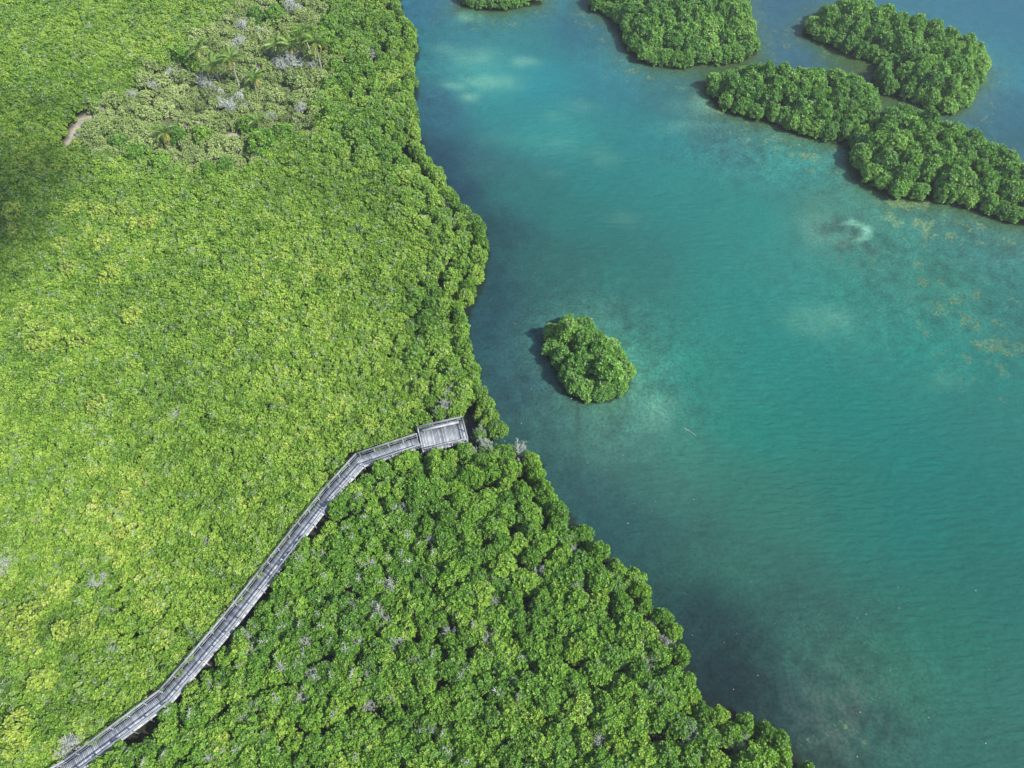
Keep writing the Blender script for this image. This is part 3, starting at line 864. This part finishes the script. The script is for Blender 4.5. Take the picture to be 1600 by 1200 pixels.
# the remaining wood that reads as one mass
def canopy_nodes():
    ng = bpy.data.node_groups.new("canopy_scatter", 'GeometryNodeTree')
    ng.interface.new_socket("Geometry", in_out='INPUT', socket_type='NodeSocketGeometry')
    ng.interface.new_socket("Geometry", in_out='OUTPUT', socket_type='NodeSocketGeometry')
    gi, go = ng.nodes.new("NodeGroupInput"), ng.nodes.new("NodeGroupOutput")
    mtp = ng.nodes.new("GeometryNodeMeshToPoints")
    ng.links.new(gi.outputs[0], mtp.inputs[0])
    def attr(nm, typ):
        n = ng.nodes.new("GeometryNodeInputNamedAttribute"); n.data_type = typ; n.inputs["Name"].default_value = nm
        return n.outputs["Attribute"]
    join = ng.nodes.new("GeometryNodeJoinGeometry")
    for kind, protos in ((0, LOW), (1, NORTH), (2, TALL), (3, MID)):
        g2i = ng.nodes.new("GeometryNodeGeometryToInstance")
        for p in protos:
            crown = [c for c in p.children if c.name.startswith("crown")][0]
            oi = ng.nodes.new("GeometryNodeObjectInfo"); oi.transform_space = 'ORIGINAL'
            oi.inputs["Object"].default_value = crown
            ng.links.new(oi.outputs["Geometry"], g2i.inputs[0])
        iop = ng.nodes.new("GeometryNodeInstanceOnPoints")
        ng.links.new(mtp.outputs[0], iop.inputs["Points"])
        ng.links.new(g2i.outputs[0], iop.inputs["Instance"])
        iop.inputs["Pick Instance"].default_value = True
        ng.links.new(attr("variant", 'INT'), iop.inputs["Instance Index"])
        cmp_ = ng.nodes.new("FunctionNodeCompare"); cmp_.data_type = 'INT'; cmp_.operation = 'EQUAL'
        ng.links.new(attr("sort", 'INT'), cmp_.inputs[2]); cmp_.inputs[3].default_value = kind
        ng.links.new(cmp_.outputs[0], iop.inputs["Selection"])
        e2r = ng.nodes.new("FunctionNodeEulerToRotation")
        ng.links.new(attr("turn", 'FLOAT_VECTOR'), e2r.inputs[0])
        ng.links.new(e2r.outputs[0], iop.inputs["Rotation"])
        ng.links.new(attr("size", 'FLOAT_VECTOR'), iop.inputs["Scale"])
        ng.links.new(iop.outputs[0], join.inputs[0])
    ng.links.new(join.outputs[0], go.inputs[0])
    return ng
pts, turn, size, var, srt = [], [], [], [], []
g = np.random.default_rng(5)
for x, y, px, py, dep, w in rest_low:
    sc = g.uniform(.88, 1.25) if w > 3 else g.uniform(.8, 1.0)
    pts.append((x, y, .1)); turn.append((0, 0, g.uniform(0, 6.28))); size.append((sc, sc, g.uniform(.92, 1.1) if w > 3 else .92)); var.append(g.integers(len(LOW))); srt.append(0)
for x, y, px, py, dep, isrim in rest_tall:
    sc = g.uniform(.62, .82) if isrim else g.uniform(.75, 1.08)
    pts.append((x, y, .05)); turn.append((0, 0, g.uniform(0, 6.28))); size.append((sc, sc, g.uniform(.72, 1.1))); sth = inside(np.array([x]), np.array([y]), south)[0]; var.append(g.integers(5)); srt.append(3 if inner(x, y) else 2 if sth else 1)
me = bpy.data.meshes.new("mangrove_canopy")
me.from_pydata(pts, [], [])
for nm, typ, data, key in (("turn", 'FLOAT_VECTOR', turn, "vector"), ("size", 'FLOAT_VECTOR', size, "vector"), ("variant", 'INT', var, "value"), ("sort", 'INT', srt, "value")):
    at_ = me.attributes.new(nm, typ, 'POINT')
    at_.data.foreach_set(key, np.asarray(data, np.float32 if key == "vector" else np.int32).ravel())
canopy = obj("mangrove_canopy", me)
md = canopy.modifiers.new("scatter", 'NODES'); md.node_group = canopy_nodes()
tag(canopy, "dense yellow-green mangrove canopy covering the land beyond the boardwalk", "forest canopy", kind="stuff")
print("COUNTS low", len(rest_low), "tall rest", len(rest_tall), "things", len(things), "beside", len(beside))

# pale yellow-green shrubs standing out of the low canopy
PALE_PX = [(88, 925, 1.5), (10, 965, 1.5), (50, 955, 1.2), (45, 1010, 1.6), (30, 990, 1.2), (100, 985, 1.0), (130, 975, 1.1), (55, 515, 1.5), (18, 330, 1.2), (115, 322, 1.4), (150, 328, 1.2), (185, 328, 1.2), (95, 378, 1.2), (155, 375, 1.2), (105, 415, 1.1),
           (75, 525, 1.4), (60, 535, 1.2), (150, 630, 1.1), (35, 480, 1.3), (205, 493, 1.2), (120, 530, 1.2), (20, 355, 1.3), (215, 348, 1.1), (28, 1130, 1.1), (60, 1060, 1.3), (15, 1160, 1.2), (170, 428, 1.1), (345, 1160, 1.0), (235, 345, .9), (40, 985, 1.0)]
for i, (px, py, s) in enumerate(PALE_PX):
    x, y, _ = at(px, py, 2.6)
    if not clear_of_deck(x, y, .8): continue
    s *= .9
    o = place(PALE[i % len(PALE)], used, x, y, .15, i * 1.7, (s, s, 1.0 + .15 * (i % 3)))
    tag(o, "pale yellow-green shrub standing out of the low canopy at the left border", "shrub", "pale shrubs in the low canopy")
    if i == 0: tag(o, "brightest yellow shrub, a solitary clump inland of the boardwalk's lower end")

# hummock: olive shrubs, bare trees and palms on dry ground
g = np.random.default_rng(21)
lo, hi = hummock.min(0) - 3, hummock.max(0) + 3
cand = g.uniform(lo, hi, (9000, 2))
hs = sdist(cand[:, 0], cand[:, 1], hummock)
en = 6 * (vnoise(cand[:, 0], cand[:, 1], 5, 71) - .42)
ol = poisson(cand[hs > en - .4], lambda x, y: 0 if on_sand(x, y) else 1.3 + .8 * float(vnoise(np.array([x]), np.array([y]), 6, 61)[0]))
olv = []
for i, (x, y) in enumerate(ol):
    px, py, dep = px_of(x, y, 1.2)
    sc = g.uniform(.65, 1.25)
    o = place(OLIVE[i % len(OLIVE)], used, x, y, .45, g.uniform(0, 6.28), (sc, sc, sc * g.uniform(.7, 1.15)))
    tag(o, "olive grey-green shrub on the dry rise with the palms", "shrub", "olive shrubs on the dry rise")
    olv.append((o, px, py))
o = min(olv, key=lambda t: abs(t[1] - 150) + abs(t[2] - 205))[0]
tag(o, "olive shrub beside the curved streak of bare sand")
# bigger dark trees on the rise
for i, (px, py, s) in enumerate([(408, 222, 1.3), (385, 190, .9), (440, 205, 1.0), (250, 250, 1.0), (215, 235, 1.0), (185, 218, .9), (275, 205, .9), (315, 205, .9), (470, 50, 1.0), (505, 60, 1.2), (515, 35, 1.1), (285, 85, 1.1), (300, 95, 1.0), (430, 20, 1.1), (400, 20, 1.0), (350, 255, .9), (322, 258, .8)]):
    x, y, _ = at(px, py, 2.8)
    o = place(TALL[i % len(TALL)], used, x, y, .3, i * 2.1, (s, s, s))
    o.name = "leafy_tree"
    tag(o, "full green tree rising among the olive shrubs of the dry rise", "tree", "green trees on the dry rise")
    if i == 0: tag(o, "largest dark green tree at the lower edge of the dry rise")

BARE_PX = [(381, 40, 1.5), (374, 63, 1.3), (366, 68, 1.0), (456, 100, 2.1), (444, 105, 1.5), (433, 95, 1.2), (490, 100, 1.3), (321, 126, 1.5), (330, 135, 1.2), (356, 165, 1.6), (377, 152, 1.4), (383, 160, 1.0), (270, 112, 1.3), (206, 147, 1.2), (240, 130, 1.1), (456, 8, 1.6), (464, 12, 1.3), (580, 80, 1.3),
           (408, 48, 1.2), (262, 118, 1.0), (345, 140, 1.0), (470, 165, 1.2), (500, 150, 1.1), (120, 208, .8), (420, 178, 1.0), (488, 118, 1.0),
           (690, 595, 1.1), (700, 610, 1.2), (698, 630, 1.2), (690, 640, .95), (757, 692, 1.1), (764, 702, .9), (748, 672, .9), (735, 705, .9), (705, 345, 1.1), (667, 338, 1.1), (8, 880, 1.3), (20, 870, 1.0), (5, 980, 1.1), (105, 1165, 1.2), (95, 1155, 1.0),
           (795, 735, 1.0), (808, 700, 1.0), (900, 915, 1.1), (1010, 1040, 1.2), (930, 1155, 1.2), (1075, 1140, 1.3), (1150, 1155, 1.0), (1008, 1130, .9), (950, 905, .9), (845, 890, 1.0), (272, 648, 1.2), (145, 905, 1.2), (160, 905, 1.0)]
g = np.random.default_rng(77)
for _ in range(900):
    if len(BARE_PX) > 270: break
    px, py = g.uniform(10, 1200), g.uniform(20, 1190)
    x, y, _z = at(px, py, 2.2)
    if sdist(np.array([x]), np.array([y]), main_land)[0] > 2.2 and clear_of_deck(x, y, .8) and sdist(np.array([x]), np.array([y]), hummock)[0] < 0:
        BARE_PX.append((px, py, g.uniform(.7, 1.05)))
for i, (px, py, s) in enumerate(BARE_PX):
    x, y, _ = at(px, py, 2.2)
    sth = inside(np.array([x]), np.array([y]), south)[0]
    hz = s * (1.0 if i < 26 else (1.5 if sth else 1.12))
    o = obj("bare_shrub", BARE[i % len(BARE)], None, (x, y, .5 if i < 26 else .15))
    if sth or i in (26, 27, 28, 29): hz = max(hz, 1.35 * (.9 + .03 * (i % 5)))
    o.rotation_euler = (0, 0, i * 1.3); o.scale = (s * .85, s * .85, hz)
    if i in (30, 31, 32): w, gr = "leafless grey tree between the wooden deck's end and the water", "bare trees at the deck's end"
    elif i in (26, 27, 28, 29): w, gr = "large leafless grey tree just above the wooden deck", "bare trees above the deck"
    elif i < 26: w, gr = "bare grey shrub among the olive shrubs of the dry rise", "bare shrubs on the dry rise"
    elif sth: w, gr = "bare grey twigs poking through the thicket below the boardwalk", "bare shrubs in the lower thicket"
    else: w, gr = "bare grey twigs poking through the low canopy above the boardwalk", "bare shrubs in the low canopy"
    tag(o, w, "bare shrub", gr)
tag([o for o in bpy.data.objects if o.get("group") == "bare shrubs on the dry rise"][3], "largest bare grey shrub on the dry rise, just below the palm thicket")

# palms -------------------------------------------------------------------
def frond_mesh(seed, m, L=2.6, droop=1.0):
    g = np.random.default_rng(seed)
    V, F, n = [], [], 0
    K = 16
    pts = []
    for i in range(K + 1):
        t = i / K
        pts.append(np.array([L * (t - .12 * droop * t ** 3), 0, L * (.32 * math.sin(t * 2.4) * (1 - .3 * droop) - .42 * droop * t ** 2.2)]))
    for i in range(K):
        a, b = pts[i], pts[i + 1]
        w = .03 * (1 - i / K) + .008
        V += [a + [0, -w, 0], a + [0, w, 0], b + [0, w, 0], b + [0, -w, 0]]; F.append([n, n + 1, n + 2, n + 3]); n += 4
        if i < 2: continue
        for s in (-1, 1):
            for q in range(2):
                p = a + (b - a) * (q * .5 + .2)
                t = (i + q * .5) / K
                ll = .62 * math.sin(min(1, .25 + t * 1.1) * math.pi * .5) * (1.15 - t ** 3) * g.uniform(.85, 1.1)
                dirv = unit(np.array([.55, s * .85, -.18 - .35 * droop + g.normal(0, .12)]))
                wv = np.array([.045, 0, .01])
                V += [p, p + dirv * ll * .5 + wv, p + dirv * ll + [0, 0, -.08], p + dirv * ll * .5 - wv]; F.append([n, n + 1, n + 2, n + 3]); n += 4
    return mesh_np("frond", np.array(V), np.array(F), m, tone=g.random(len(F)))
FR = [frond_mesh(300 + i, M_PALM, 2.7, .6 + .25 * i) for i in range(4)]
FRD = [frond_mesh(320 + i, M_PALMD, 2.3, 1.5) for i in range(2)]
def make_palm(h, seed, dry=2, nf=15, lean=.5, s=1.0):
    g = np.random.default_rng(seed)
    root = empty("coconut_palm")
    b = MB()
    th = g.uniform(0, 6.28)
    tip = np.array([math.cos(th) * lean, math.sin(th) * lean, h])
    b.tube([(0, 0, -.3), tip * [.15, .15, .3], tip * [.5, .5, .65], tip], [.17, .13, .12, .10], 8, .55)
    obj("trunk", b.mesh("trunk", M_BARK, True), root)
    for i in range(nf + dry):
        me = FR[g.integers(4)] if i < nf else FRD[g.integers(2)]
        f = obj("frond", me, root, tip)
        el = g.uniform(-.15, 1.05) if i < nf else g.uniform(-1.15, -.6)
        f.rotation_euler = (0, -el, i * 2.4 + g.uniform(0, .5))
        q = s * g.uniform(.85, 1.1); f.scale = (q, q, q)
        if i >= nf: f["label"] = "dry yellow hanging frond"
    return root
PALMS = [(309, 78, 5.6, 1, "tall palm with a pale trunk nearest the smooth low canopy"), (333, 100, 4.4, 3, "palm with yellow hanging fronds below the pale-trunked palm"), (360, 95, 6.2, 2, "tallest palm, its long pale trunk bare, at the middle of the rise"),
         (394, 126, 3.2, 3, "short yellowing palm close to the foot of the tallest palm"), (493, 68, 6.0, 2, "tall palm with dry orange fronds at the edge of the palm thicket"), (468, 64, 4.8, 1, "green palm in the middle of the palm thicket"),
         (451, 74, 4.4, 2, "palm with arching yellow fronds in front of the palm thicket"), (430, 76, 3.8, 0, "low palm at the inland end of the palm thicket"), (260, 206, 3.0, 6, "squat palm with many dry orange fronds at the lower side of the rise"),
         (405, 192, 2.6, 1, "small dark palm beside the large dark tree of the rise"), (478, 52, 5.4, 1, "upright palm at the back of the palm thicket")]
for i, (px, py, h, dry, w) in enumerate(PALMS):
    o = make_palm(h, 400 + i, dry, 20 if h > 3.5 else 16, .3 + .12 * (i % 4), .95 if h > 3.5 else .8)
    o.location = (*at(px, py, h + .4)[:2], .4)
    tag(o, w, "palm", "palms on the dry rise")

# ------------------------------------------------------------------ boardwalk and viewing deck
g = np.random.default_rng(31)
W2 = .82
bw = empty("boardwalk", (*walk[3], 0.0))
tag(bw, "long weathered grey wooden boardwalk with handrails bending through the mangroves", "boardwalk")
O = np.array([*walk[3], 0.0])
def P3(p, z): return np.array([p[0], p[1], z]) - O
# offset polylines
def offset(poly, off):
    out = []
    for i, p in enumerate(poly):
        d1 = unit(poly[i] - poly[i - 1]) if i else None
        d2 = unit(poly[i + 1] - poly[i]) if i < len(poly) - 1 else None
        dd = unit((d1 if d1 is not None else d2) + (d2 if d2 is not None else d1))
        nn = np.array([-dd[1], dd[0]])
        k = 1.0 if d1 is None or d2 is None else 1 / max(.6, abs(dd @ d1))
        out.append(p + nn * off * k)
    return np.array(out)
wk = walk[:].copy()
# stop at the deck's near edge
left, right = offset(wk, W2), offset(wk, -W2)
planks = MB(); sub = MB()
for i in range(len(wk) - 1):
    L = np.linalg.norm(wk[i + 1] - wk[i]); n = max(1, int(round(L / .165)))
    for j in range(n):
        t0, t1 = (j + .035) / n, (j + .965) / n
        c = [left[i] + (left[i + 1] - left[i]) * t0, right[i] + (right[i + 1] - right[i]) * t0, right[i] + (right[i + 1] - right[i]) * t1, left[i] + (left[i + 1] - left[i]) * t1]
        ex = g.normal(0, .015); dz = g.normal(0, .004)
        V = [P3(q, WALK_Z + dz) for q in c] + [P3(q, WALK_Z - .045 + dz) for q in c]
        planks.add(V, [[3, 2, 1, 0], [4, 5, 6, 7], [0, 1, 5, 4], [1, 2, 6, 5], [2, 3, 7, 6], [3, 0, 4, 7]], float(np.clip(g.normal(.74, .17), .05, 1)))
    for off in (-.6, 0, .6):
        oo = offset(wk, off)
        sub.bar(P3(oo[i], WALK_Z - .15), P3(oo[i + 1], WALK_Z - .15), .07, .2, .25)
obj("deck_planks", planks.mesh("deck_planks", M_WOOD), bw)
obj("joists", sub.mesh("joists", M_WOOD), bw)
def railing(poly, inward, parent, origin, post_parent_name="post", spacing=1.85, cap=.15):
    """handrail: cap board, upper and lower rail, posts as sub-parts"""
    P = lambda p, z: np.array([p[0], p[1], z]) - origin
    cum = np.concatenate([[0], np.cumsum(np.linalg.norm(np.diff(poly, axis=0), axis=1))])
    m = MB()
    inn = offset(poly, inward * .075)
    for i in range(len(poly) - 1):
        tn = float(np.clip(g.normal(.47, .07), 0, 1))
        m.bar(P(poly[i], WALK_Z + 1.07), P(poly[i + 1], WALK_Z + 1.07), cap, .04, tn)
        m.bar(P(inn[i], WALK_Z + .93), P(inn[i + 1], WALK_Z + .93), .04, .12, tn - .1)
        m.bar(P(inn[i], WALK_Z + .50), P(inn[i + 1], WALK_Z + .50), .04, .12, tn - .15)
    o = obj("handrail", m.mesh("handrail", M_WOOD), parent)
    n = max(1, int(round(cum[-1] / spacing)))
    for k in range(n + 1):
        s = cum[-1] * k / n
        i = min(np.searchsorted(cum, s, side='right') - 1, len(poly) - 2)
        t = (s - cum[i]) / (cum[i + 1] - cum[i])
        p = poly[i] + (poly[i + 1] - poly[i]) * t
        b = MB(); dd = unit(poly[i + 1] - poly[i])
        b.bar(P(p, -.6), P(p, WALK_Z + 1.045), .11, .11, float(np.clip(g.normal(.5, .15), 0, 1)), up=(dd[0], dd[1], 0))
        obj("post", b.mesh("post", M_WOOD), o)
    return o
railing(left, -1, bw, O); railing(right, 1, bw, O)

vd = empty("viewing_deck", (*deck_mid, 0))
tag(vd, "weathered grey rectangular wooden viewing deck at the water end of the boardwalk", "deck")
O2 = np.array([*deck_mid, 0.0])
# true rectangle fitted to the surveyed corners
ex = unit((deck_c[1] - deck_c[0]) + (deck_c[2] - deck_c[3])); ey = np.array([-ex[1], ex[0]])
hx = (np.linalg.norm(deck_c[1] - deck_c[0]) + np.linalg.norm(deck_c[2] - deck_c[3])) / 4
hy = (abs((deck_c[0] - deck_c[3]) @ ey) + abs((deck_c[1] - deck_c[2]) @ ey)) / 4
DZ = WALK_Z + .012
def dp(u, v, z): return np.array([*(ex * u + ey * v), z])
pl = MB(); n = int(round(2 * hx / .16))
for j in range(n):
    u0, u1 = -hx + 2 * hx * (j + .05) / n, -hx + 2 * hx * (j + .95) / n
    e0, e1 = g.normal(0, .02, 2); dz = g.normal(0, .004)
    c = [(u0, -hy + e0), (u1, -hy + e0), (u1, hy + e1), (u0, hy + e1)]
    V = [dp(u, v, DZ + dz) for u, v in c] + [dp(u, v, DZ - .045 + dz) for u, v in c]
    pl.add(V, [[0, 1, 2, 3], [7, 6, 5, 4], [1, 0, 4, 5], [2, 1, 5, 6], [3, 2, 6, 7], [0, 3, 7, 4]], float(np.clip(g.normal(.6, .22), .05, 1)))
obj("deck_planks", pl.mesh("deck_planks", M_WOOD), vd)
sb = MB()
for v in (-hy + .15, 0, hy - .15): sb.bar(dp(-hx, v, DZ - .16), dp(hx, v, DZ - .16), .07, .2, .25)
obj("joists", sb.mesh("joists", M_WOOD), vd)
for u in (-hx + .3, 0, hx - .3):
    for v in (-hy + .3, hy - .3):
        b = MB(); b.tube([dp(u, v, -.6), dp(u, v, DZ - .27)], [.11, .11], 8, .3); obj("piling", b.mesh("piling", M_WOOD), vd)
def rect(u, v): return deck_mid + ex * u + ey * v
# rails round the deck, open where the boardwalk arrives
lv = (left[-1] - deck_mid) @ ey; rv = (right[-1] - deck_mid) @ ey
railing(np.array([rect(-hx + .05, hy - .05), rect(hx - .05, hy - .05)]), -1, vd, O2, spacing=1.9)
railing(np.array([rect(hx - .05, hy - .16), rect(hx - .05, -hy + .05)]), -1, vd, O2, spacing=1.7)
railing(np.array([rect(hx - .16, -hy + .05), rect(-hx + .05, -hy + .05)]), -1, vd, O2, spacing=1.9)
railing(np.array([rect(-hx + .05, hy - .16), rect(-hx + .05, min(hy - .5, lv + .1))]), 1, vd, O2, spacing=1.4)
if rv - .1 > -hy + .5:
    railing(np.array([rect(-hx + .05, rv - .1), rect(-hx + .05, -hy + .16)]), 1, vd, O2, spacing=1.4)
# bench along the far rail
be = MB()
be.bar(dp(-hx + .5, hy - .36, DZ + .45), dp(hx - .5, hy - .36, DZ + .45), .34, .05, .7)
for u in (-hx + .7, -.2, hx - .7): be.bar(dp(u, hy - .36, DZ), dp(u, hy - .36, DZ + .425), .28, .09, .4, up=(ex[0], ex[1], 0))
obj("bench", be.mesh("bench", M_WOOD), vd)

# ------------------------------------------------------------------ small things on the water
g = np.random.default_rng(91)
fl = MB()
cnt = 0
while cnt < 70:
    px, py = g.uniform(700, 1600), g.uniform(420, 1195)
    x, y, _ = at(px, py, 0)
    P0, P1 = np.array([x]), np.array([y])
    dmv = -sdist(P0, P1, main_land)[0]
    if dmv < .5 or (dmv > 14 and py < 900): continue
    a_ = g.uniform(0, 6.28); l = g.uniform(.03, .08)
    u = np.array([math.cos(a_), math.sin(a_), 0]) * l; v = np.array([-math.sin(a_), math.cos(a_), 0]) * l * .45
    c = np.array([x, y, .012])
    fl.add([c - u, c - v, c + u, c + v], [[0, 1, 2, 3]], g.uniform(.4, 1)); cnt += 1
tag(obj("floating_leaves", fl.mesh("floating_leaves", rough_material("fallen_leaf", [(0, (.3, .26, .1)), (.6, (.55, .5, .32)), (1, (.7, .68, .6))], 2))), "scattered pale fallen leaves floating on the water near the shore", "fallen leaves", kind="stuff")
stick = MB()
p0, p1 = at(1069, 669, 0), at(1088, 681, 0)
stick.tube([p0 + [0, 0, .02], (p0 + p1) / 2 + [.05, .04, .03], p1 + [0, 0, .0]], [.035, .03, .015], 6, .6)
tag(obj("floating_branch", stick.mesh("floating_branch", M_BARK, True)), "thin pale branch floating alone on the open teal water", "branch")

# ------------------------------------------------------------------ a thin drifting cloud (its shade falls on the far left of the wood)
g = np.random.default_rng(17)
hz_ = 720.0
tx, ty, _ = at(-70, 300, 2)
cb = MB()
cx, cy = tx + sv.x / sv.z * hz_, ty + sv.y / sv.z * hz_
for i in range(84):
    rr_, th = g.random() ** .6, g.uniform(0, 6.28)
    px_, py_ = cx + 15 * rr_ * math.cos(th), cy + 25 * rr_ * math.sin(th)
    r0 = g.uniform(2.2, 4.4) * (1.15 - .5 * rr_)
    ks = np.linspace(-1, 1, 7)
    cb.tube([(px_ + g.normal(0, .2), py_ + g.normal(0, .2), hz_ + k * r0 * .6) for k in ks], [r0 * math.sqrt(max(.03, 1 - k * k)) for k in ks], 12, .5)
m_cloud, nt, out = mat("thin_cloud")
df = N(nt, "ShaderNodeBsdfDiffuse"); df.inputs[0].default_value = (.9, .9, .9, 1)
tp = N(nt, "ShaderNodeBsdfTransparent")
mx = N(nt, "ShaderNodeMixShader"); mx.inputs[0].default_value = .42
nt.links.new(tp.outputs[0], mx.inputs[1]); nt.links.new(df.outputs[0], mx.inputs[2]); nt.links.new(mx.outputs[0], out.inputs[0])
tag(obj("cloud", cb.mesh("cloud", m_cloud, True)), kind="structure")

# ------------------------------------------------------------------ moist air between the camera and the far trees
m_haze, nt, out = mat("moist_air")
pv = N(nt, "ShaderNodeVolumePrincipled")
pv.inputs["Color"].default_value = (.90, .95, 1.0, 1)
pv.inputs["Density"].default_value = .00035
pv.inputs["Anisotropy"].default_value = .3
nt.links.new(pv.outputs[0], out.inputs["Volume"])
q = 3400.0
hv = [(-q, -q, -5), (q, -q, -5), (q, q, -5), (-q, q, -5), (-q, -q, 96), (q, -q, 96), (q, q, 96), (-q, q, 96)]
hf = [[3, 2, 1, 0], [4, 5, 6, 7], [0, 1, 5, 4], [1, 2, 6, 5], [2, 3, 7, 6], [3, 0, 4, 7]]
tag(obj("haze", mesh_np("haze", hv, hf, m_haze)), kind="stuff")
